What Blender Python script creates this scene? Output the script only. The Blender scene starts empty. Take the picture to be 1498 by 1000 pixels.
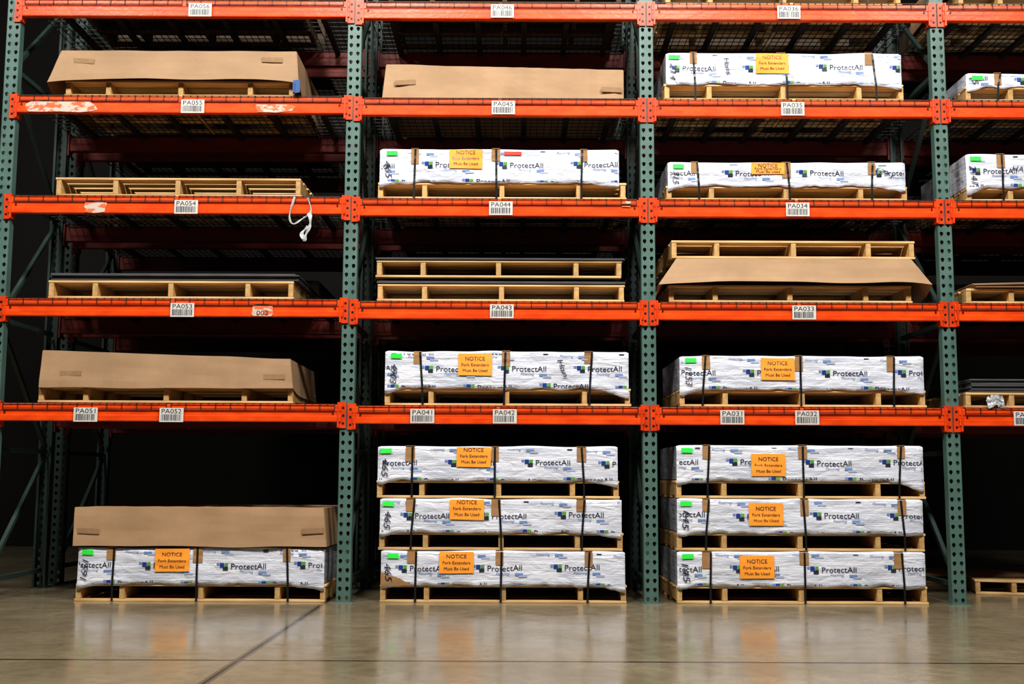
import bpy, bmesh, math, random
from mathutils import Vector, Matrix, noise

scene = bpy.context.scene
scene.view_settings.view_transform = 'Standard'
try:
    scene.view_settings.look = 'Medium High Contrast'
except Exception as e:
    print('LOOK', e)

# ------------------------------------------------------------------ materials
def mat(name, col, rough=0.5, metal=0.0, var=0.0, vscale=(8, 8, 8), col2=None,
        bump=0.0, bscale=(20, 20, 20), coat=0.0, rand=0.0, thr=None, bdist=0.01, bscale2=None, bdist2=None):
    m = bpy.data.materials.new(name)
    m.use_nodes = True
    nt = m.node_tree
    b = nt.nodes['Principled BSDF']
    b.inputs['Roughness'].default_value = rough
    b.inputs['Metallic'].default_value = metal
    b.inputs['Base Color'].default_value = (*col, 1)
    if coat:
        b.inputs['Coat Weight'].default_value = coat
        b.inputs['Coat Roughness'].default_value = 0.12
    tc = nt.nodes.new('ShaderNodeTexCoord')
    out = None
    if col2 is not None or var:
        mp = nt.nodes.new('ShaderNodeMapping')
        mp.inputs['Scale'].default_value = vscale
        nt.links.new(tc.outputs['Object'], mp.inputs['Vector'])
        nz = nt.nodes.new('ShaderNodeTexNoise')
        nz.inputs['Scale'].default_value = 1.0
        nz.inputs['Detail'].default_value = 6
        nt.links.new(mp.outputs[0], nz.inputs['Vector'])
        cr = nt.nodes.new('ShaderNodeValToRGB')
        lo, hi = thr if thr else (0.35, 0.65)
        cr.color_ramp.elements[0].position = lo
        cr.color_ramp.elements[1].position = hi
        c2 = col2 if col2 else tuple(c * (1 - var) for c in col)
        cr.color_ramp.elements[0].color = (*col, 1)
        cr.color_ramp.elements[1].color = (*c2, 1)
        nt.links.new(nz.outputs['Fac'], cr.inputs['Fac'])
        out = cr.outputs['Color']
        if rand:
            oi = nt.nodes.new('ShaderNodeObjectInfo')
            mr = nt.nodes.new('ShaderNodeMapRange')
            mr.inputs['To Min'].default_value = 1 - rand
            mr.inputs['To Max'].default_value = 1 + rand
            nt.links.new(oi.outputs['Random'], mr.inputs['Value'])
            hs = nt.nodes.new('ShaderNodeHueSaturation')
            nt.links.new(mr.outputs[0], hs.inputs['Value'])
            nt.links.new(out, hs.inputs['Color'])
            out = hs.outputs[0]
        nt.links.new(out, b.inputs['Base Color'])
    if bump:
        prev = None
        for sc in ([bscale] + ([bscale2] if bscale2 else [])):
            mp2 = nt.nodes.new('ShaderNodeMapping')
            mp2.inputs['Scale'].default_value = sc
            if prev is not None:
                mp2.inputs['Rotation'].default_value = (0, 0.5, 0)
            nt.links.new(tc.outputs['Object'], mp2.inputs['Vector'])
            n2 = nt.nodes.new('ShaderNodeTexNoise')
            n2.inputs['Scale'].default_value = 1.0
            n2.inputs['Detail'].default_value = 4
            n2.inputs['Distortion'].default_value = 0.6
            nt.links.new(mp2.outputs[0], n2.inputs['Vector'])
            bp = nt.nodes.new('ShaderNodeBump')
            bp.inputs['Strength'].default_value = bump
            bp.inputs['Distance'].default_value = bdist if (prev is None or not bdist2) else bdist2
            nt.links.new(n2.outputs['Fac'], bp.inputs['Height'])
            if prev is not None:
                nt.links.new(prev, bp.inputs['Normal'])
            prev = bp.outputs[0]
        nt.links.new(prev, b.inputs['Normal'])
    return m

M_orange = mat('orange_beam_paint', (0.84, 0.092, 0.010), 0.30, 0, 0, (5, 5, 14), col2=(0.64, 0.058, 0.007), bump=0.15, coat=.3)
M_orange_d = mat('orange_connector_paint', (0.70, 0.068, 0.008), 0.35, 0, 0, (9, 9, 9), col2=(0.50, 0.045, 0.008))
M_orange_shade = mat('orange_beam_baked_shade', (0.16, 0.012, 0.005), 0.6, 0, 0, (5, 5, 14), col2=(0.10, 0.008, 0.003))  # beam orange with the shade at the back painted into its colour
M_green = mat('green_upright_paint', (0.070, 0.132, 0.112), 0.42, 0, 0, (7, 7, 3), col2=(0.10, 0.175, 0.155), bump=0.1)
M_green_shade = mat('green_upright_baked_shade', (0.022, 0.045, 0.038), 0.6, 0, 0, (7, 7, 3), col2=(0.03, 0.055, 0.048))  # darkened copy of the upright green, shade baked in for rear columns and braces
M_wire = mat('galvanised_wire', (0.050, 0.042, 0.036), 0.55, 0.4, 0.4)
M_bolt = mat('dark_bolt_steel', (0.015, 0.015, 0.015), 0.4, 0.5)
M_wood = mat('pallet_pine', (0.72, 0.49, 0.235), 0.7, 0, 0, (2.5, 30, 30), col2=(0.50, 0.31, 0.13), bump=0.3, bscale=(4, 60, 60), rand=0.14)
M_wood2 = mat('pallet_pine_endgrain', (0.56, 0.36, 0.15), 0.75, 0, 0, (30, 30, 30), col2=(0.40, 0.25, 0.10), rand=0.14)
M_wood_shade = mat('pallet_wood_baked_shade', (0.09, 0.055, 0.025), 0.8, 0, 0, (2.5, 30, 30), col2=(0.05, 0.03, 0.014))  # pallet wood darkened to imitate shade on rear and top-level pallets
M_kraft = mat('kraft_cardboard', (0.385, 0.245, 0.140), 0.75, 0, 0, (2.5, 2.5, 5), col2=(0.315, 0.20, 0.112), bump=0.12, bscale=(90, 90, 4), rand=0.08)
M_kraft_shade = mat('cardboard_baked_shade', (0.06, 0.038, 0.022), 0.8, 0, 0.2)  # kraft darkened so the rear boxes look shaded
M_kraft2 = mat('kraft_corner', (0.36, 0.20, 0.085), 0.8, 0, 0.2)
M_tape = mat('packing_tape', (0.35, 0.22, 0.125), 0.15, 0, 0.15, (20, 20, 20), coat=0.6)
M_wrap = mat('white_plastic_wrap', (0.74, 0.76, 0.84), 0.24, 0, 0, (3, 3, 20), col2=(0.52, 0.55, 0.64), bump=0.6, bscale=(3, 3, 55), coat=0.7, bdist=0.010, bscale2=(6, 6, 14), bdist2=0.03)
M_black = mat('black_ink', (0.03, 0.036, 0.065), 0.3)
M_navy = mat('navy_ink', (0.02, 0.055, 0.25), 0.3)
M_lime = mat('green_ink', (0.11, 0.34, 0.06), 0.3)
M_blue = mat('light_blue_ink', (0.17, 0.26, 0.50), 0.3)
M_pale = mat('pale_blue_ink', (0.38, 0.44, 0.60), 0.3)
M_strap = mat('black_strap', (0.012, 0.012, 0.014), 0.35)
M_notice = mat('orange_notice_paper', (0.98, 0.36, 0.035), 0.6, 0, 0.08, (10, 10, 10))
M_stick = mat('green_sticker', (0.03, 0.85, 0.08), 0.5)
M_red = mat('red_sticker', (0.75, 0.04, 0.02), 0.5)
M_label = mat('white_label', (0.62, 0.60, 0.56), 0.45, 0, 0.15, (30, 30, 30))
M_torn = mat('torn_label_paper', (0.55, 0.45, 0.38), 0.6, 0, 0, (14, 14, 25), col2=(0.62, 0.13, 0.04), thr=(0.48, 0.56))
M_rubber = mat('grey_rubber_sheet', (0.085, 0.088, 0.098), 0.5, 0, 0.3, (5, 5, 60))
M_board = mat('brown_hardboard', (0.33, 0.20, 0.12), 0.6, 0, 0.2)
M_blueplastic = mat('blue_plastic', (0.02, 0.08, 0.25), 0.4)
M_clear = mat('clear_film_scrap', (0.50, 0.52, 0.54), 0.15, 0, 0.4, (30, 30, 30), coat=0.6)
M_wall = mat('wall_baked_shade', (0.010, 0.009, 0.008), 0.95, 0, 0.2, (1, 1, 1))  # near-black colour stands in for the shade behind the racks

def floor_material():
    m = bpy.data.materials.new('polished_concrete')
    m.use_nodes = True
    nt = m.node_tree
    b = nt.nodes['Principled BSDF']
    tc = nt.nodes.new('ShaderNodeTexCoord')
    def nz(scale, detail=6, rough=0.6):
        n = nt.nodes.new('ShaderNodeTexNoise')
        n.inputs['Scale'].default_value = scale
        n.inputs['Detail'].default_value = detail
        n.inputs['Roughness'].default_value = rough
        nt.links.new(tc.outputs['Object'], n.inputs['Vector'])
        return n
    def ramp(src, a, ca, c, cc):
        r = nt.nodes.new('ShaderNodeValToRGB')
        r.color_ramp.elements[0].position = a
        r.color_ramp.elements[1].position = c
        r.color_ramp.elements[0].color = (*ca, 1)
        r.color_ramp.elements[1].color = (*cc, 1)
        nt.links.new(src, r.inputs['Fac'])
        return r
    def mix(fac, a, c, mode='MIX'):
        x = nt.nodes.new('ShaderNodeMix')
        x.data_type = 'RGBA'
        x.blend_type = mode
        if isinstance(fac, float):
            x.inputs[0].default_value = fac
        else:
            nt.links.new(fac, x.inputs[0])
        nt.links.new(a, x.inputs[6])
        if isinstance(c, tuple):
            x.inputs[7].default_value = (*c, 1)
        else:
            nt.links.new(c, x.inputs[7])
        return x.outputs[2]
    base = ramp(nz(0.7).outputs['Fac'], 0.3, (0.215, 0.172, 0.105), 0.7, (0.335, 0.280, 0.190))
    fine = ramp(nz(9.0, 8, 0.7).outputs['Fac'], 0.35, (0.66, 0.66, 0.66), 0.65, (1.0, 1.0, 1.0))
    c = mix(0.8, base.outputs[0], fine.outputs[0], 'MULTIPLY')
    sc = ramp(nz(2.3, 10, 0.8).outputs['Fac'], 0.60, (0, 0, 0), 0.68, (1, 1, 1))
    c = mix(sc.outputs[0], c, (0.09, 0.075, 0.055))
    sep = nt.nodes.new('ShaderNodeSeparateXYZ')
    nt.links.new(tc.outputs['Object'], sep.inputs[0])
    def line(out, pos, w):
        a = nt.nodes.new('ShaderNodeMath'); a.operation = 'SUBTRACT'
        nt.links.new(out, a.inputs[0]); a.inputs[1].default_value = pos
        a2 = nt.nodes.new('ShaderNodeMath'); a2.operation = 'ABSOLUTE'
        nt.links.new(a.outputs[0], a2.inputs[0])
        l = nt.nodes.new('ShaderNodeMath'); l.operation = 'LESS_THAN'
        nt.links.new(a2.outputs[0], l.inputs[0]); l.inputs[1].default_value = w
        return l.outputs[0]
    c = mix(line(sep.outputs['X'], -1.53, 0.030), c, (0.13, 0.11, 0.075))
    c = mix(line(sep.outputs['X'], -1.53, 0.010), c, (0.03, 0.025, 0.02))
    c = mix(line(sep.outputs['Y'], -3.07, 0.022), c, (0.05, 0.042, 0.03))
    c = mix(line(sep.outputs['X'], 6.1, 0.010), c, (0.05, 0.04, 0.03))
    nt.links.new(c, b.inputs['Base Color'])
    rr = nt.nodes.new('ShaderNodeMapRange')
    rr.inputs['From Min'].default_value = 0.3
    rr.inputs['From Max'].default_value = 0.7
    rr.inputs['To Min'].default_value = 0.13
    rr.inputs['To Max'].default_value = 0.30
    nt.links.new(nz(2.2).outputs['Fac'], rr.inputs['Value'])
    nt.links.new(rr.outputs[0], b.inputs['Roughness'])
    b.inputs['Coat Weight'].default_value = 0.15
    b.inputs['Coat Roughness'].default_value = 0.10
    bp = nt.nodes.new('ShaderNodeBump')
    bp.inputs['Strength'].default_value = 0.06
    bp.inputs['Distance'].default_value = 0.01
    nt.links.new(nz(6.0, 4).outputs['Fac'], bp.inputs['Height'])
    nt.links.new(bp.outputs[0], b.inputs['Normal'])
    nt.links.new(bp.outputs[0], b.inputs['Coat Normal'])
    return m
M_floor = floor_material()

# ------------------------------------------------------------------ mesh builder
class MB:
    def __init__(s):
        s.v = []; s.f = []; s.m = []; s.sm = []
    def face(s, pts, mi=0, smooth=False):
        i = len(s.v)
        s.v.extend([tuple(p) for p in pts])
        s.f.append(tuple(range(i, i + len(pts)))); s.m.append(mi); s.sm.append(smooth)
    def box(s, x0, x1, y0, y1, z0, z1, mi=0, dz=0.0):
        i = len(s.v)
        s.v.extend([(x0, y0, z0), (x1, y0, z0 + dz), (x1, y1, z0 + dz), (x0, y1, z0),
                    (x0, y0, z1), (x1, y0, z1 + dz), (x1, y1, z1 + dz), (x0, y1, z1)])
        for q in ((0, 3, 2, 1), (4, 5, 6, 7), (0, 1, 5, 4), (1, 2, 6, 5), (2, 3, 7, 6), (3, 0, 4, 7)):
            s.f.append(tuple(i + k for k in q)); s.m.append(mi); s.sm.append(False)
    def bar(s, p, q, w, h, mi=0):
        p = Vector(p); q = Vector(q); d = (q - p).normalized()
        side = d.cross(Vector((0, 0, 1)))
        if side.length < 1e-4: side = Vector((1, 0, 0))
        side.normalize(); up = side.cross(d)
        i = len(s.v)
        for c in (p, q):
            for a, b in ((-1, -1), (1, -1), (1, 1), (-1, 1)):
                s.v.append(tuple(c + side * a * w / 2 + up * b * h / 2))
        for k in range(4):
            n = (k + 1) % 4
            s.f.append((i + k, i + n, i + 4 + n, i + 4 + k)); s.m.append(mi); s.sm.append(False)
        s.f.append((i + 3, i + 2, i + 1, i)); s.f.append((i + 4, i + 5, i + 6, i + 7))
        s.m += [mi, mi]; s.sm += [False, False]
    def disc(s, x, y, z, r, d, mi=0, n=10):
        i = len(s.v)
        for yy in (y, y - d):
            for k in range(n):
                a = 2 * math.pi * k / n
                s.v.append((x + r * math.cos(a), yy, z + r * math.sin(a)))
        for k in range(n):
            j = (k + 1) % n
            s.f.append((i + k, i + j, i + n + j, i + n + k)); s.m.append(mi); s.sm.append(True)
        s.f.append(tuple(i + n + k for k in range(n))); s.m.append(mi); s.sm.append(False)
    def grid(s, rows, mi=0, smooth=True, closed=False):
        i = len(s.v); n = len(rows[0])
        for r in rows: s.v.extend([tuple(p) for p in r])
        for a in range(len(rows) - 1):
            for b in range(n if closed else n - 1):
                c = (b + 1) % n
                s.f.append((i + a * n + b, i + (a + 1) * n + b, i + (a + 1) * n + c, i + a * n + c))
                s.m.append(mi); s.sm.append(smooth)
    def mesh(s, name, mats):
        me = bpy.data.meshes.new(name)
        me.from_pydata(s.v, [], s.f)
        for m in mats: me.materials.append(m)
        me.polygons.foreach_set('material_index', s.m)
        me.polygons.foreach_set('use_smooth', s.sm)
        me.update()
        return me
    def obj(s, name, mats, parent=None, origin=None):
        me = s.mesh(name, mats)
        o = bpy.data.objects.new(name, me)
        if origin is not None:
            me.transform(Matrix.Translation(-Vector(origin)))
            o.location = origin
        scene.collection.objects.link(o)
        if parent: o.parent = parent
        return o

def empty(name, loc=(0, 0, 0)):
    e = bpy.data.objects.new(name, None)
    e.location = loc
    e.empty_display_size = 0.2
    scene.collection.objects.link(e)
    return e

def bevel(o, w=0.003, seg=1):
    b = o.modifiers.new('bevel', 'BEVEL')
    b.width = w; b.segments = seg; b.limit_method = 'ANGLE'

# ------------------------------------------------------------------ text
_tc = {}
def text_data(st):
    if st in _tc: return _tc[st]
    c = bpy.data.curves.new('tmp', 'FONT')
    c.body = st; c.size = 1.0; c.resolution_u = 3
    o = bpy.data.objects.new('tmp', c)
    scene.collection.objects.link(o)
    bpy.context.view_layer.update()
    me = bpy.data.meshes.new_from_object(o.evaluated_get(bpy.context.evaluated_depsgraph_get()))
    vs = [(v.co.x, v.co.y) for v in me.vertices]
    fs = [[vs[k] for k in p.vertices] for p in me.polygons]
    bpy.data.objects.remove(o); bpy.data.meshes.remove(me); bpy.data.curves.remove(c)
    xs = [v[0] for v in vs]; ys = [v[1] for v in vs]
    r = (fs, min(xs), max(xs), min(ys), max(ys))
    _tc[st] = r
    return r

def clip_poly(poly, rect):
    x0, x1, z0, z1 = rect
    for ax, lim, sg in ((0, x0, 1), (0, x1, -1), (1, z0, 1), (1, z1, -1)):
        out = []
        n = len(poly)
        for i in range(n):
            a = poly[i]; b = poly[(i + 1) % n]
            ia = sg * (a[ax] - lim) >= 0; ib = sg * (b[ax] - lim) >= 0
            if ia: out.append(a)
            if ia != ib:
                t = (lim - a[ax]) / (b[ax] - a[ax])
                out.append((a[0] + t * (b[0] - a[0]), a[1] + t * (b[1] - a[1])))
        poly = out
        if len(poly) < 3: return None
    return poly

def add_text(mb, st, cx, cz, width, mi, yf, rect=(-99, 99, -99, 99), rot=0.0, height=None, shear=0.0, warp=None):
    fs, a, b, c, d = text_data(st)
    sx = width / (b - a)
    sz = sx if height is None else height / (d - c)
    mx = (a + b) / 2; my = (c + d) / 2
    cr, sr = math.cos(rot), math.sin(rot)
    for f in fs:
        p = []
        for (u, v) in f:
            U = (u - mx) * sx; V = (v - my) * sz
            U += shear * V
            X = cx + U * cr - V * sr; Z = cz + U * sr + V * cr
            if warp: X, Z = warp(X, Z)
            p.append((X, Z))
        p = clip_poly(p, rect)
        if p: mb.face([(q[0], yf(q[0], q[1]), q[1]) for q in p], mi)

def add_rect(mb, x0, x1, z0, z1, mi, yf, rect=(-99, 99, -99, 99), nx=1, nz=1, skew=0.0):
    for i in range(nx):
        for j in range(nz):
            a = x0 + (x1 - x0) * i / nx; b = x0 + (x1 - x0) * (i + 1) / nx
            c = z0 + (z1 - z0) * j / nz; d = z0 + (z1 - z0) * (j + 1) / nz
            k = lambda x, z: (x, z + skew * (x - x0))
            p = clip_poly([k(a, c), k(b, c), k(b, d), k(a, d)], rect)
            if p: mb.face([(q[0], yf(q[0], q[1]), q[1]) for q in p], mi)

# ------------------------------------------------------------------ room
fl = MB(); fl.box(-14, 14, -14, 8, -0.2, 0.0); fl.obj('floor', [M_floor])
wl = MB(); wl.box(-14, 14, 7.6, 7.8, 0, 9); wl.obj('wall_back', [M_wall])

# ------------------------------------------------------------------ racks
XS = [-4.36, -1.382, 1.158, 3.697, 6.237]
LV = [1.616, 2.502, 3.389, 4.274, 5.14]
CW = 0.059
DEP = 1.22
H = 5.7
def column_mesh(m):
    mb = MB()
    P = 0.075
    n = int(H / P)
    hole = [(0, .018), (-.012, .013), (-.016, 0), (-.009, -.014), (0, -.023), (.009, -.014), (.016, 0), (.012, .013)]
    for r in range(n):
        zc = (r + .5) * P
        for s in (-1, 1):
            xc = s * CW / 2; w = CW / 2; h = P / 2
            ring = [(0, h), (-w, h), (-w, 0), (-w, -h), (0, -h), (w, -h), (w, 0), (w, h)]
            for k in range(8):
                j = (k + 1) % 8
                mb.face([(xc + ring[k][0], 0, zc + ring[k][1]), (xc + ring[j][0], 0, zc + ring[j][1]),
                         (xc + hole[j][0], 0, zc + hole[j][1]), (xc + hole[k][0], 0, zc + hole[k][1])])
                mb.face([(xc + hole[k][0], 0, zc + hole[k][1]), (xc + hole[j][0], 0, zc + hole[j][1]),
                         (xc + hole[j][0], .004, zc + hole[j][1]), (xc + hole[k][0], .004, zc + hole[k][1])])
    T = n * P
    for s in (-1, 1):
        mb.box(s * CW - .0015, s * CW + .0015, 0, .075, 0, T)
        mb.box(min(s * CW, s * (CW - .02)), max(s * CW, s * (CW - .02)), .072, .075, 0, T)
    mb.box(-.08, .08, -.03, .11, 0.0, 0.008)
    mb.disc(-.068, -.018, 0.012, .004, .004)
    return mb.mesh('upright_column', [m])
COLM = column_mesh(M_green)
COLR = column_mesh(M_green_shade)

def rack(name, yf, front=True):
    root = empty(name, (0, yf, 0))
    for X in XS:
        for (yy, rot) in ((0, 0), (DEP, math.pi)):
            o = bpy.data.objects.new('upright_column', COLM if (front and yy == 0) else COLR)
            scene.collection.objects.link(o)
            o.location = (X, yy, 0); o.rotation_euler[2] = rot; o.parent = root
    mb = MB()
    for X in XS:
        zs = [0.16, 1.25, 2.35, 3.45, 4.55, 5.6]
        for z in zs:
            mb.bar((X, .06, z), (X, DEP - .06, z), .04, .04)
        for i in range(len(zs) - 1):
            a, b = (.07, DEP - .07) if i % 2 == 0 else (DEP - .07, .07)
            mb.bar((X, a, zs[i] + .04), (X, b, zs[i + 1] - .04), .035, .035)
    mb.obj('frame_braces', [M_green_shade], root)
    mb = MB()
    for i in range(len(XS) - 1):
        a = XS[i]; b = XS[i + 1]
        for li, zt in enumerate(LV):
            zt = zt + (0.012 if i == 0 else 0)
            for (y0, sg) in ((0, 1), (DEP, -1)):
                def Y(v): return y0 + sg * v
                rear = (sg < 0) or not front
                prof = [(-.024, -.145), (-.028, -.138), (-.028, -.098), (-.022, -.092), (-.022, -.060), (-.028, -.054),
                        (-.028, -.008), (-.022, 0), (.030, 0), (.036, -.006), (.036, -.140), (.030, -.145)]
                rows = [[(a + .05, Y(p), zt + q) for p, q in prof], [(b - .05, Y(p), zt + q) for p, q in prof]]
                if sg < 0: rows.reverse()
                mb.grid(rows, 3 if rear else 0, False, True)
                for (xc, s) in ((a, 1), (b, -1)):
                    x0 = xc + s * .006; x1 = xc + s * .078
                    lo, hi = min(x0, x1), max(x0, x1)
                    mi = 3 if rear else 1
                    ya, yb = sorted((Y(-.014), Y(-.003)))
                    mb.box(lo, hi, ya, yb, zt - .195, zt + .022, mi)
                    x2 = xc + s * .063; x3 = xc + s * .078
                    ya, yb = sorted((Y(-.034), Y(.06)))
                    mb.box(min(x2, x3), max(x2, x3), ya, yb, zt - .19, zt + .016, mi)
                    if sg > 0:
                        for dz in (-.025, -.09, -.155):
                            mb.disc(xc + s * .03, Y(-.014), zt + dz, .0095, .004, 2)
                        mb.disc(xc + s * .115, Y(-.028), zt - .072, .008, .003, 2)
    mb.obj('beams', [M_orange, M_orange_d, M_bolt, M_orange_shade], root)
    mb = MB()
    for i in range(len(XS) - 1):
        a = XS[i] + .10; b = XS[i + 1] - .10
        for zt in LV:
            zt = zt + (0.012 if i == 0 else 0)
            halves = [(a, (a + b) / 2 - .02), ((a + b) / 2 + .02, b)]
            for (p, q) in halves:
                n = max(2, int((q - p) / .062))
                for k in range(n + 1):
                    x = p + (q - p) * k / n
                    mb.box(x - .0028, x + .0028, -.034, DEP + .034, zt + .003, zt + .009)
                    if k % 2 == 0:
                        mb.box(x - .0030, x + .0030, -.036, -.030, zt - .045, zt + .009)
                ny = 11
                for k in range(ny + 1):
                    y = .05 + (DEP - .1) * k / ny
                    mb.box(p, q, y - .0028, y + .0028, zt - .003, zt + .003)
                mb.box(p, q, -.042, -.036, zt - .043, zt - .037)
                mb.box(p, q, -.040, -.034, zt + .000, zt + .006)
                for k in range(3):
                    x = p + (q - p) * (k + .5) / 3
                    mb.box(x - .025, x + .025, .04, DEP - .04, zt - .035, zt - .004)
    mb.obj('wire_decks', [M_wire], root)
    return root

R1 = rack('pallet_rack', 0.0)
R2 = rack('pallet_rack', DEP + 0.32, False)

def labels():
    mb = MB()
    L = [(294, 4, 'PA056'), (734, 4, 'PA046'), (1151, 4, 'PA036'),
         (284, 3, 'PA055'), (736, 3, 'PA045'), (1157, 3, 'PA035'),
         (275, 2, 'PA054'), (733, 2, 'PA044'), (1165, 2, 'PA034'),
         (270, 1, 'PA053'), (735, 1, 'PA043'), (1175, 1, 'PA033'),
         (130, 0, 'PA051'), (255, 0, 'PA052'), (620, 0, 'PA041'), (740, 0, 'PA042'),
         (1071, 0, 'PA031'), (1180, 0, 'PA032'), (1498, 0, 'PA021')]
    sc = [174.2, 172.4, 170.6, 168.8, 167.2]
    rnd = random.Random(3)
    for px, lv, st in L:
        x = (px - 750) / sc[lv]
        zt = LV[lv] - .010
        y = -.047
        yf = lambda a, b: y - .001
        mb.box(x - .10, x + .10, y, y + .003, zt - .13, zt - .012, 0)
        add_text(mb, st, x, zt - .040, .165, 1, yf, height=.038)
        xx = x - .085
        while xx < x + .08:
            w = rnd.choice((.003, .005, .008))
            add_rect(mb, xx, xx + w, zt - .118, zt - .066, 1, yf)
            xx += w + rnd.choice((.004, .006))
    for (x, zt, w, h) in ((-3.565, 3.38, .19, .10), (-2.11, 2.49, .17, .10), (-3.9, 4.262, .60, .10), (-2.05, 4.25, .32, .07), (.97, 3.42, .08, .05)):
        pts = []
        n = 16
        for k in range(n):
            t = 2 * math.pi * k / n
            rr = 1 + .25 * noise.noise((x * 9, k * 1.7, 1))
            cx = max(-1, min(1, 1.3 * math.cos(t))) * rr; cz = max(-1, min(1, 1.3 * math.sin(t))) * rr
            pts.append((x + cx * w / 2, -.0315, zt - .07 + cz * h / 2))
        mb.face(pts, 2)
    add_text(mb, '002', -2.11, 2.40, .10, 1, lambda a, b: -.033, height=.04)
    return mb.obj('barcode_labels', [M_label, M_black, M_torn], R1)
labels()

# ------------------------------------------------------------------ pallets
def pallet(x0, x1, z, y0=0.012, dep=1.12, h=0.145, seed=0, fr=(.19, .5, .81), rot=0.0, mats=None):
    rnd = random.Random(seed * 7 + 1)
    mb = MB()
    t = .020
    zt = z + h
    w = .043
    xs = [x0 + w / 2 + .004] + [x0 + (x1 - x0) * f for f in fr] + [x1 - w / 2 - .004]
    for x in xs:
        x += rnd.uniform(-.008, .008) if x0 + .1 < x < x1 - .1 else 0
        mb.box(x - w / 2, x + w / 2, y0 + .004, y0 + dep - .004, z + t, zt - t, 1)
    nb = 7
    for k in range(nb):
        bw = rnd.uniform(.10, .125)
        y = y0 + (dep - .12) * k / (nb - 1)
        e = rnd.uniform(-.006, .006)
        if k == 0: bw = .13
        mb.box(x0 + e, x1 + e, y, y + bw, zt - t, zt, 0, dz=rnd.uniform(-.003, .003))
    for k in range(4):
        y = y0 + (dep - .11) * k / 3
        e = rnd.uniform(-.008, .008)
        mb.box(x0 + e, x1 + e, y, y + .10, z, z + t, 0)
    c = ((x0 + x1) / 2, y0 + dep / 2, z)
    o = mb.obj('wooden_pallet', mats or [M_wood, M_wood2], origin=c)
    o.rotation_euler[2] = rot
    bevel(o, .003)
    return o

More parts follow.
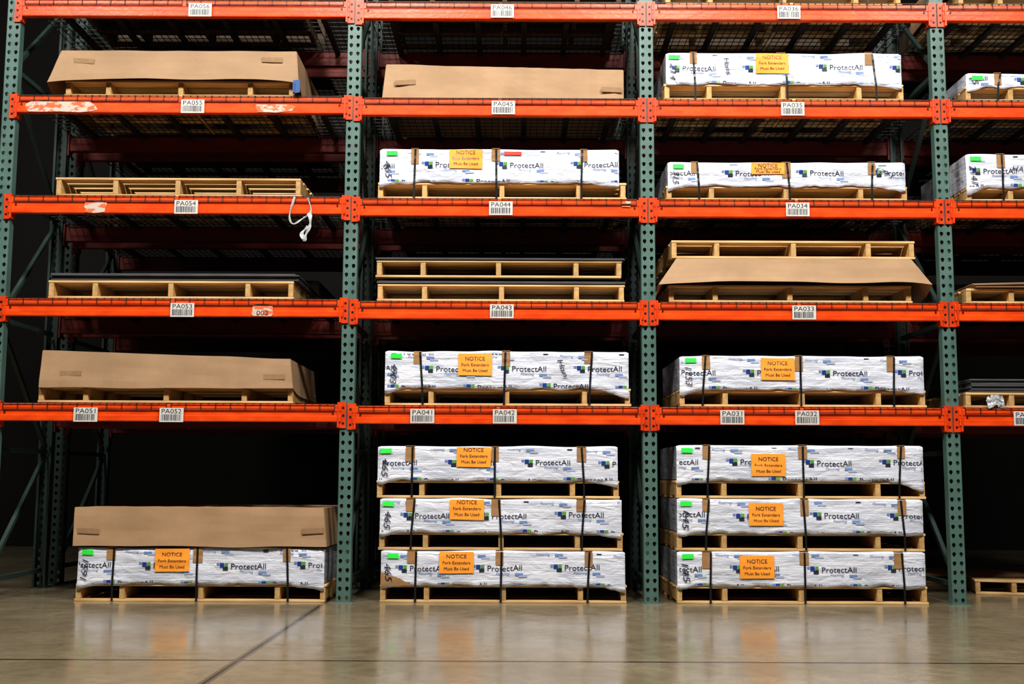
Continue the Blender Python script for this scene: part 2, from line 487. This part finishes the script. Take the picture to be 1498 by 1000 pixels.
# ------------------------------------------------------------------ wrapped packs
def pack(x0, x1, z0, z1, y0=0.0, dep=1.12, seed=1, zp=None, straps=(.145, .49, .85), notice=.37, nz_top=0.02,
         nw=.285, nh=.185, hand='465', phase=0.0, drl=.05, drr=.05, red=None, lean=0.0, extra=(), cb=None):
    rnd = random.Random(seed)
    mb = MB()
    W = x1 - x0
    def top(x): return z1 + .010 * noise.noise((x * 3.1, seed * 3.3, 0)) + lean * (x - x0) / W
    def D(x, z):
        return y0 + .010 * noise.noise((x * 4 + seed * 5, z * 4, 0)) + .004 * noise.noise((x * 2, z * 28, seed))
    def skirt(x):
        t = (x - x0) / W
        s = .010 + .022 * noise.noise((x * 6, seed, 3)) + .008 * noise.noise((x * 19, seed, 8))
        s += drl * max(0, 1 - t / .10) ** 1.3 + drr * max(0, 1 - (1 - t) / .14) ** 1.3
        return z0 - s
    nx = 84
    nzz = 9
    rows = []
    R = .016
    for i in range(nx + 1):
        x = x0 + W * i / nx
        ins = R * .7 if i in (0, nx) else 0.0
        zt = top(x); zb = skirt(x)
        ring = [(x, D(x, zb) + ins + .006, zb), (x, D(x, zb) + ins, zb)]
        for k in range(1, nzz):
            z = zb + (zt - R - zb) * k / (nzz - 1)
            ring.append((x, D(x, z) + ins, z))
        ring.append((x, y0 + .3 * R + ins, zt - .3 * R - ins * .6))
        ring.append((x, y0 + R + ins, zt - ins * .6))
        for k in range(1, 5):
            ring.append((x, y0 + R + (dep - 2 * R) * k / 4, zt - ins * .6 + .004 * noise.noise((x * 4, k, seed))))
        ring.append((x, y0 + dep - ins, zt - R))
        ring.append((x, y0 + dep - ins, z0 + .003))
        ring.append((x, y0 + .016 + ins, z0 + .003))
        rows.append(ring)
    mb.grid(rows, 0, True, True)
    mb.face(rows[0], 0); mb.face(list(reversed(rows[-1])), 0)
    zhi = z1 - R - .004
    R0 = (x0 + .014, x1 - .014, z0 + .002, zhi)
    yf = lambda x, z: D(x, z) - .004
    wp = lambda x, z: (x + .003 * noise.noise((x * 5, z * 9, seed)), z + .007 * noise.noise((x * 5, z * 4, seed + 7)) )
    per = .64
    hgt = z1 - z0
    base = z0 + hgt * .50
    for row, (zz, off) in enumerate(((base, 0.0), (base + .150, .33), (base - .150, .35))):
        k = -1
        while True:
            x = x0 - .3 + phase + off + k * per
            k += 1
            if x > x1 + .1: break
            if x < x0 - .6: continue
            zz_ = zz + rnd.uniform(-.01, .01)
            add_text(mb, 'ProtectAll', x + .235, zz_, .285, 1, yf, R0, height=.045, warp=wp)
            add_text(mb, 'Flooring', x + .22, zz_ - .045, .11, 4, yf, R0, shear=.25, height=.028, warp=wp)
            add_rect(mb, x - .002, x + .034, zz_ - .010, zz_ + .026, 2, yf, R0)
            add_rect(mb, x + .038, x + .066, zz_ - .002, zz_ + .026, 3, yf, R0)
            add_rect(mb, x + .024, x + .066, zz_ - .034, zz_ - .006, 1, yf, R0)
            add_rect(mb, x - .028, x - .006, zz_ + .006, zz_ + .026, 4, yf, R0)
            add_rect(mb, x + .32, x + .385, zz_ - .062, zz_ - .040, 4, yf, R0)
            add_rect(mb, x + .35, x + .42, zz_ - .074, zz_ - .060, 9, yf, R0)
    for f in straps:
        xs = x0 + W * f + rnd.uniform(-.01, .01)
        sl = rnd.uniform(-.025, .025)
        zp_ = zp if zp is not None else z0 - .14
        pts = []
        N = 10
        for k in range(N + 1):
            t = k / N
            z = zhi + .012 - t * (zhi + .012 - z0)
            pts.append((xs + sl * t, yf(xs, z) - .004, z))
        pts.append((xs + sl * 1.2, y0 - .002, zp_ + .004))
        hw = .0085
        mb.grid([[(p[0] - hw, p[1], p[2]) for p in pts], [(p[0] + hw, p[1], p[2]) for p in pts]], 5, False)
        tz = top(xs) + .006
        mb.box(xs - hw, xs + hw, y0 - .002, y0 + dep + .002, tz - .002, tz, 5)
        cw = rnd.uniform(.060, .080); ch = rnd.uniform(.08, .125)
        ox = rnd.uniform(-.035, .015)
        add_rect(mb, xs + ox - cw / 2, xs + ox + cw / 2, zhi - ch, zhi + .013, 6, lambda x, z: yf(x, z) - .001, (x0, x1, z0, zhi + .014), 3, 4)
        mb.box(xs + ox - cw / 2, xs + ox + cw / 2, y0 - .002, y0 + .10, tz - .006, tz - .002, 6)
    yn = lambda x, z: yf(x, z) - .006
    yt = lambda x, z: yf(x, z) - .0085
    if notice is not None:
        xc = x0 + W * notice
        zt = zhi - nz_top
        RC = (x0, x1, z0, zhi + .012)
        H_ = nh
        add_rect(mb, xc - nw / 2, xc + nw / 2, zt - H_, zt, 7, yn, RC, 6, 4, skew=rnd.uniform(-.02, .02))
        add_text(mb, 'NOTICE', xc, zt - H_ * .24, nw * .58, 1, yt, RC, height=.032)
        add_text(mb, 'Fork Extenders', xc, zt - H_ * .52, nw * .80, 1, yt, RC, height=.024)
        add_text(mb, 'Must Be Used', xc, zt - H_ * .78, nw * .72, 1, yt, RC, height=.024)
    sx = x0 + rnd.uniform(.02, .06)
    add_rect(mb, sx, sx + .095, zhi - .042, zhi - .004, 8, yn, (x0, x1, z0, zhi + .01), 2, 1, skew=rnd.uniform(-.05, .05))
    if red: add_rect(mb, x0 + W * red, x0 + W * red + .15, zhi - .035, zhi - .004, 10, yn, nx=3)
    if hand:
        add_text(mb, hand, x0 + .065 + rnd.uniform(-.01, .02), (z0 + zhi) / 2 - .03, hgt * .52, 1, yn, R0,
                 rot=-math.pi / 2 + rnd.uniform(-.15, .15), height=.055, shear=.3)
    for (f, st, r) in extra:
        add_text(mb, st, x0 + W * f, (z0 + zhi) / 2 + .02, .15, 1, yn, R0, rot=r, height=.045, shear=.3)
    if cb:
        f0, f1, hh = cb
        p = clip_poly([(x0 + W * f0, z0 - .01), (x0 + W * f1, z0 - .01), (x0 + W * (f0 * .4 + f1 * .6), z0 + hh * .5), (x0 + W * f0, z0 + hh)], (x0, x1, z0 - .02, zhi))
        mb.face([(q[0], yf(*q) - .002, q[1]) for q in p], 6)
    c = ((x0 + x1) / 2, y0 + dep / 2, z0)
    return mb.obj('shrink_wrapped_flooring_pack', [M_wrap, M_black, M_navy, M_lime, M_blue, M_strap, M_kraft2, M_notice, M_stick, M_pale, M_red], origin=c)

# ------------------------------------------------------------------ cardboard cover (telescoping lid)
def cover(x0, x1, z0, z1, y0=-.01, dep=1.15, seed=1, fl=.03, fr=.03, ff=.02, side_drop=.0, sag=0.0, crease=0.006, slant=0.0,
          tapes=((.07, .6), (.93, .5)), wavy=0.01, m=None, endlift=0.0):
    rnd = random.Random(seed)
    mb = MB()
    W = x1 - x0
    nx = 28; nz = 5
    cr = [rnd.uniform(-1, 1) for _ in range(nx + 1)]
    def tp(t): return z1 + slant * t - sag * math.sin(math.pi * t) + .006 * noise.noise((t * 6, seed, 0))
    def bt(t):
        return z0 + wavy * noise.noise((t * 4, seed * 2.1, 1)) + endlift * abs(2 * t - 1) ** 6
    def front(i, k):
        t = i / nx; s = k / nz
        z = tp(t) + (bt(t) - tp(t)) * s
        x = x0 + W * t + (-fl * (1 - t) * s + fr * t * s)
        y = y0 - ff * s + crease * cr[i] * (.4 + .6 * s) * (0 if i in (0, nx) else 1) + .008 * noise.noise((t * 5, s * 2, seed))
        return (x, y, z)
    frows = [[front(i, k) for k in range(nz + 1)] for i in range(nx + 1)]
    mb.grid(frows, 0, False)
    brows = [[(p[0], y0 + dep + (y0 - p[1]) * .5, p[2]) for p in r] for r in frows]
    mb.grid(list(reversed(brows)), 0, False)
    tr = []
    for i in range(nx + 1):
        a = Vector(frows[i][0]); b = Vector(brows[i][0])
        tr.append([tuple(b.lerp(a, j / 4) + Vector((0, 0, -.006 * math.sin(math.pi * j / 4) * (1 + cr[i] * .4)))) for j in range(5)])
    mb.grid(tr, 0, False)
    for idx, sg, flare in ((0, -1, fl), (nx, 1, fr)):
        rows = []
        nyy = 8
        for j in range(nyy + 1):
            u = j / nyy
            col = []
            for k in range(nz + 1):
                s = k / nz
                a = Vector(frows[idx][k]); b = Vector(brows[idx][k])
                p = a.lerp(b, u)
                p.z -= side_drop * min(1, u * 6) * s
                p.x += sg * .012 * math.sin(math.pi * u) * s * (1 + noise.noise((u * 4, seed, s)))
                col.append(tuple(p))
            rows.append(col)
        mb.grid(rows if sg > 0 else list(reversed(rows)), 0, False)
    for (t, s) in tapes:
        x = x0 + W * t
        z = z1 + slant * t + (z0 - z1) * s
        yb = y0 - ff * s - .010 - crease
        mb.box(x - .09, x + .09, yb, yb + .002, z - .022, z + .022, 1, dz=rnd.uniform(-.01, .01))
    c = ((x0 + x1) / 2, y0 + dep / 2, z0)
    o = mb.obj('cardboard_box_cover', [m or M_kraft, M_tape], origin=c)
    s = o.modifiers.new('solid', 'SOLIDIFY'); s.thickness = .005; s.offset = -1
    return o

def sheets(x0, x1, z, th, n=4, y0=0.0, dep=1.15, material=None, seed=0, name='rubber_sheet_stack', dxr=.03, warp=0.0):
    rnd = random.Random(seed)
    mb = MB()
    t = th / n
    for k in range(n):
        a = rnd.uniform(-.012, .012); b = rnd.uniform(0, dxr); yy = y0 + rnd.uniform(-.01, .02)
        mb.box(x0 + a, x1 + b, yy, yy + dep, z + k * t + .0005, z + (k + 1) * t - .0008, 0, dz=warp * (k + 1) / n)
    o = mb.obj(name, [material or M_rubber], origin=((x0 + x1) / 2, y0 + dep / 2, z))
    bevel(o, .0015)
    return o

D_ = .010
# ---- bay 1
z = LV[3] + .012 + D_
pallet(-3.89, -1.90, z, seed=1)
cover(-3.92, -1.885, z + .135, z + .395, y0=-.02, seed=2, fl=.10, fr=.03, ff=.03, side_drop=.10, crease=.002, tapes=((.10, .35), (.9, .3)), endlift=-.03)
bb = MB(); bb.box(-1.895, -1.835, -.075, -.065, z + .006, z + .12, 0, dz=.01); bb.box(-1.895, -1.880, -.085, -.075, z + .01, z + .10, 0); bb.obj('blue_plastic_tag', [M_blueplastic])
z = LV[2] + .012 + D_
pallet(-3.93, -1.82, z, seed=3, h=.165, fr=(.24, .5, .75))
z = LV[1] + .012 + D_
pallet(-3.95, -1.86, z, seed=4, h=.155)
sheets(-3.93, -1.86, z + .158, .060, 5, seed=5, dxr=.05)
z = LV[0] + .012 + D_
pallet(-3.99, -1.84, z, seed=6)
cover(-3.955, -1.87, z + .125, z + .435, y0=-.01, seed=7, fl=.01, fr=.03, ff=.02, slant=-.065, crease=.002, side_drop=.05, tapes=((.94, .5), (.12, .6)))
pallet(-3.60, -1.53, 0, seed=8)
pack(-3.585, -1.545, .15, .445, seed=9, zp=0, notice=.385, nz_top=-.005, hand='1591', phase=.20)
cover(-3.62, -1.56, .452, .765, y0=-.01, seed=10, fl=.0, fr=.03, ff=.01, crease=.002, tapes=((.06, .6), (.96, .6)), side_drop=.0, wavy=.015)
# ---- bay 2
z = LV[3] + D_
cover(-1.10, .955, z + .004, z + .300, y0=.0, seed=12, fl=.03, fr=.0, ff=.0, crease=.010, slant=-.04, tapes=((.08, .55), (.95, .6)), wavy=.004)
z = LV[2] + D_
pallet(-1.162, .975, z, seed=13)
pack(-1.145, .915, z + .15, z + .44, seed=14, zp=z, notice=.36, nz_top=-.03, hand='465', red=.52, phase=.05)
z = LV[1] + D_
pallet(-1.15, .955, z, seed=15, h=.15)
sheets(-1.15, .95, z + .153, .022, 2, seed=16)
pallet(-1.16, .935, z + .205, seed=17, h=.15)
sheets(-1.16, .94, z + .358, .018, 2, seed=18)
sheets(-1.10, .90, z + .1765, .027, 2, seed=19, y0=.10, dep=.95)
z = LV[0] + D_
pallet(-1.075, 1.0, z, seed=19)
pack(-1.07, .985, z + .15, z + .46, seed=20, zp=z, notice=.37, nz_top=.0, hand='4903', phase=.0, drr=.09, extra=((.73, 'Han', -1.2),))
for k, (a, b, n, ph, sd) in enumerate(((-1.085, .955, .31, .45, 21), (-1.10, .93, .36, .50, 22), (-1.126, .90, .40, .25, 23))):
    z = k * .428
    pallet(a, b, z, seed=sd)
    pack(a + .008, b - .012, z + .149, z + (.424 if k < 2 else .43), seed=sd + 10, zp=z, notice=n, nz_top=-.035 if k else -.02, hand='465', phase=ph,
         drl=.03, drr=.05, cb=(0.0, .13, .10) if k == 0 else None)
# ---- bay 3
z = LV[3] + D_
pallet(1.312, 3.396, z, seed=31)
pack(1.33, 3.377, z + .149, z + .425, seed=32, zp=z, notice=.45, nz_top=-.02, hand='214', phase=.35, drl=.01, straps=(.12, .5, .88), extra=((.26, 'Hans', -1.4),))
z = LV[2] + D_
pallet(1.32, 3.395, z, seed=33, h=.125)
pack(1.335, 3.38, z + .129, z + .335, seed=34, zp=z, notice=.42, nz_top=-.01, nh=.10, hand='315', phase=.15, straps=(.12, .5, .86), extra=((.91, '(21)', -.5),))
z = LV[1] + D_
pallet(1.328, 3.40, z, seed=35, h=.150)
cover(1.40, 3.39, z + .165, z + .370, y0=-.02, seed=36, fl=.16, fr=.15, ff=.06, crease=.003, tapes=(), side_drop=.10, wavy=.02, endlift=-.03)
pallet(1.357, 3.438, z + .380, seed=37, h=.155)
z = LV[0] + D_
pallet(1.409, 3.486, z, seed=38)
pack(1.415, 3.475, z + .149, z + .432, seed=39, zp=z, notice=.40, nz_top=.0, hand='1153', phase=.22, straps=(.11, .49, .88), drl=.06, drr=.04)
for k, (a, b, n, ph, sd) in enumerate(((1.367, 3.441, .32, .12, 41), (1.371, 3.436, .36, .15, 42), (1.372, 3.455, .37, .10, 43))):
    z = k * .432
    pallet(a, b, z, seed=sd)
    pack(a + .008, b - .012, z + .149, z + (.428 if k < 2 else .44), seed=sd + 10, zp=z, notice=n, nz_top=.05 if k == 2 else .015, hand='145' if k < 2 else '',
         phase=ph, straps=(.13, .515, .905), drl=.02 if k != 2 else .05, drr=.02 if k != 2 else .09)
# ---- bay 4
z = LV[3] + D_
pallet(3.93, 5.98, z, seed=51, h=.13)
pack(3.94, 5.97, z + .134, z + .25, seed=52, zp=z, notice=None, hand='51', phase=.1, nh=.1)
z = LV[2] + D_
pallet(3.90, 5.95, z, seed=53, h=.12)
pack(3.905, 5.94, z + .124, z + .415, seed=54, zp=z, notice=None, hand='2141', phase=.35, drl=.06, extra=((.23, 'HAN', -.05),))
z = LV[1] + D_
pallet(3.86, 5.90, z, seed=55, h=.13)
sheets(3.92, 5.95, z + .134, .035, 4, seed=56, y0=-.03, material=M_board, name='hardboard_sheet_stack', warp=.06)
z = LV[0] + D_
pallet(3.82, 5.9, z, seed=57, h=.13)
sheets(3.86, 5.9, z + .133, .11, 7, seed=58)
pallet(4.30, 6.05, 0, y0=.70, dep=1.1, seed=59, rot=math.radians(-14), h=.13)
pallet(3.80, 5.6, 0, y0=1.95, dep=.9, seed=60, rot=math.radians(-9), h=.09)
mb = MB()
rows = []
for i in range(13):
    r = []
    for k in range(9):
        r.append((3.98 + i * .012 + .02 * noise.noise((i * .5, k * .6, 3)), -.03 - .03 * abs(noise.noise((i * .4, k * .5, 9))), z + .02 + k * .012 + .025 * noise.noise((i * .7, k * .4, 5)) - .006 * abs(i - 6)))
    rows.append(r)
mb.grid(rows, 0, True)
mb.obj('plastic_film_scrap', [M_clear])

# ---- top level pallets
z = LV[4] + D_
SHADED = [M_wood_shade, M_wood_shade]  # pallet wood with shade put into its colour
pallet(-3.9, -1.9, z + .012, seed=61, mats=SHADED)
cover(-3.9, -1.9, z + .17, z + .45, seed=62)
pallet(-1.1, .95, z, seed=63, mats=SHADED); cover(-1.1, .93, z + .15, z + .45, seed=64)
pallet(1.33, 3.40, z, seed=65); pack(1.34, 3.39, z + .149, z + .43, seed=66, zp=z)
pallet(3.9, 5.9, z, seed=67); cover(3.9, 5.9, z + .15, z + .45, seed=68)

# ---- rear rack goods, added to block light and keep the back dark
Y2 = DEP + .32
rnd = random.Random(12)
for bi, (a, b) in enumerate(((-4.0, -1.9), (-1.1, .9), (1.4, 3.4), (4.0, 6.0))):
    for li in range(5):
        if (bi, li) in ((1, 1), (3, 0), (0, 2)): continue
        zz = LV[li] + D_ + (.012 if bi == 0 else 0)
        pallet(a, b, zz, y0=Y2 + .02, seed=70 + bi * 5 + li, mats=SHADED)
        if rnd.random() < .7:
            cover(a + .01, b - .01, zz + .150, zz + .42, y0=Y2 + .02, dep=1.1, seed=90 + bi * 5 + li, fl=0, fr=0, ff=0, tapes=(), m=M_kraft_shade)

# ---- hanging film ribbons
def ribbon(pts, w):
    mb = MB()
    P = [Vector(p) for p in pts]
    fine = []
    for i in range(len(P) - 1):
        p0 = P[max(i - 1, 0)]; p1 = P[i]; p2 = P[i + 1]; p3 = P[min(i + 2, len(P) - 1)]
        for k in range(6):
            t = k / 6
            fine.append(.5 * ((2 * p1) + (p2 - p0) * t + (2 * p0 - 5 * p1 + 4 * p2 - p3) * t * t + (3 * p1 - p0 - 3 * p2 + p3) * t ** 3))
    fine.append(P[-1])
    rows = []
    for i, p in enumerate(fine):
        d = (fine[min(i + 1, len(fine) - 1)] - fine[max(i - 1, 0)]).normalized()
        s = d.cross(Vector((0, 1, 0)))
        if s.length < .01: s = Vector((1, 0, 0))
        s.normalize()
        s = (s + Vector((0, .6 * math.sin(i * .5), 0))).normalized()
        ww = w * (.7 + .3 * math.sin(i * .9))
        rows.append([tuple(p - s * ww / 2), tuple(p + Vector((0, -.004, 0))), tuple(p + s * ww / 2)])
    mb.grid(rows, 0, True)
    return mb
zb = LV[2] + .012
m1 = ribbon([(-1.86, -.045, zb + .0), (-1.90, -.05, zb - .16), (-1.87, -.06, zb - .24), (-1.80, -.05, zb - .20), (-1.72, -.045, zb - .13), (-1.75, -.045, zb - .01)], .022)
m2 = ribbon([(-1.73, -.05, zb - .14), (-1.72, -.06, zb - .24), (-1.755, -.055, zb - .33), (-1.77, -.06, zb - .38), (-1.79, -.05, zb - .32), (-1.74, -.05, zb - .26)], .04)
off = len(m1.v)
m1.v += m2.v; m1.f += [tuple(i + off for i in f) for f in m2.f]; m1.m += m2.m; m1.sm += m2.sm
m1.obj('hanging_plastic_strip', [M_clear])

# ------------------------------------------------------------------ lights
def area(x, y, zz, size, power, target, col=(1, .97, .92)):
    l = bpy.data.lights.new('high_bay_lamp', 'AREA')
    l.shape = 'DISK'; l.size = size; l.energy = power; l.color = col
    o = bpy.data.objects.new('high_bay_lamp', l)
    o.location = (x, y, zz)
    o.rotation_euler = (Vector(target) - Vector((x, y, zz))).to_track_quat('-Z', 'Y').to_euler()
    scene.collection.objects.link(o)
for x, p in ((-6.0, 380), (-1.8, 540), (2.0, 540), (6.0, 380)):
    area(x, -5.9, 9.0, 1.3, p, (x * .6, 0, 0.0))
w = bpy.data.worlds.new('World'); scene.world = w
w.use_nodes = True
w.node_tree.nodes['Background'].inputs[0].default_value = (1, .9, .8, 1)
w.node_tree.nodes['Background'].inputs[1].default_value = 0.004

# ------------------------------------------------------------------ camera
cam = bpy.data.cameras.new('camera')
cam.sensor_width = 36; cam.lens = 1700 / 1498 * 36
cam.clip_end = 100
co = bpy.data.objects.new('camera', cam)
scene.collection.objects.link(co)
co.matrix_world = Matrix.Translation((0, -9.757, 1.019)) @ Matrix.Rotation(math.radians(96.7), 4, 'X') @ Matrix.Rotation(math.radians(0.24), 4, 'Z')
scene.camera = co
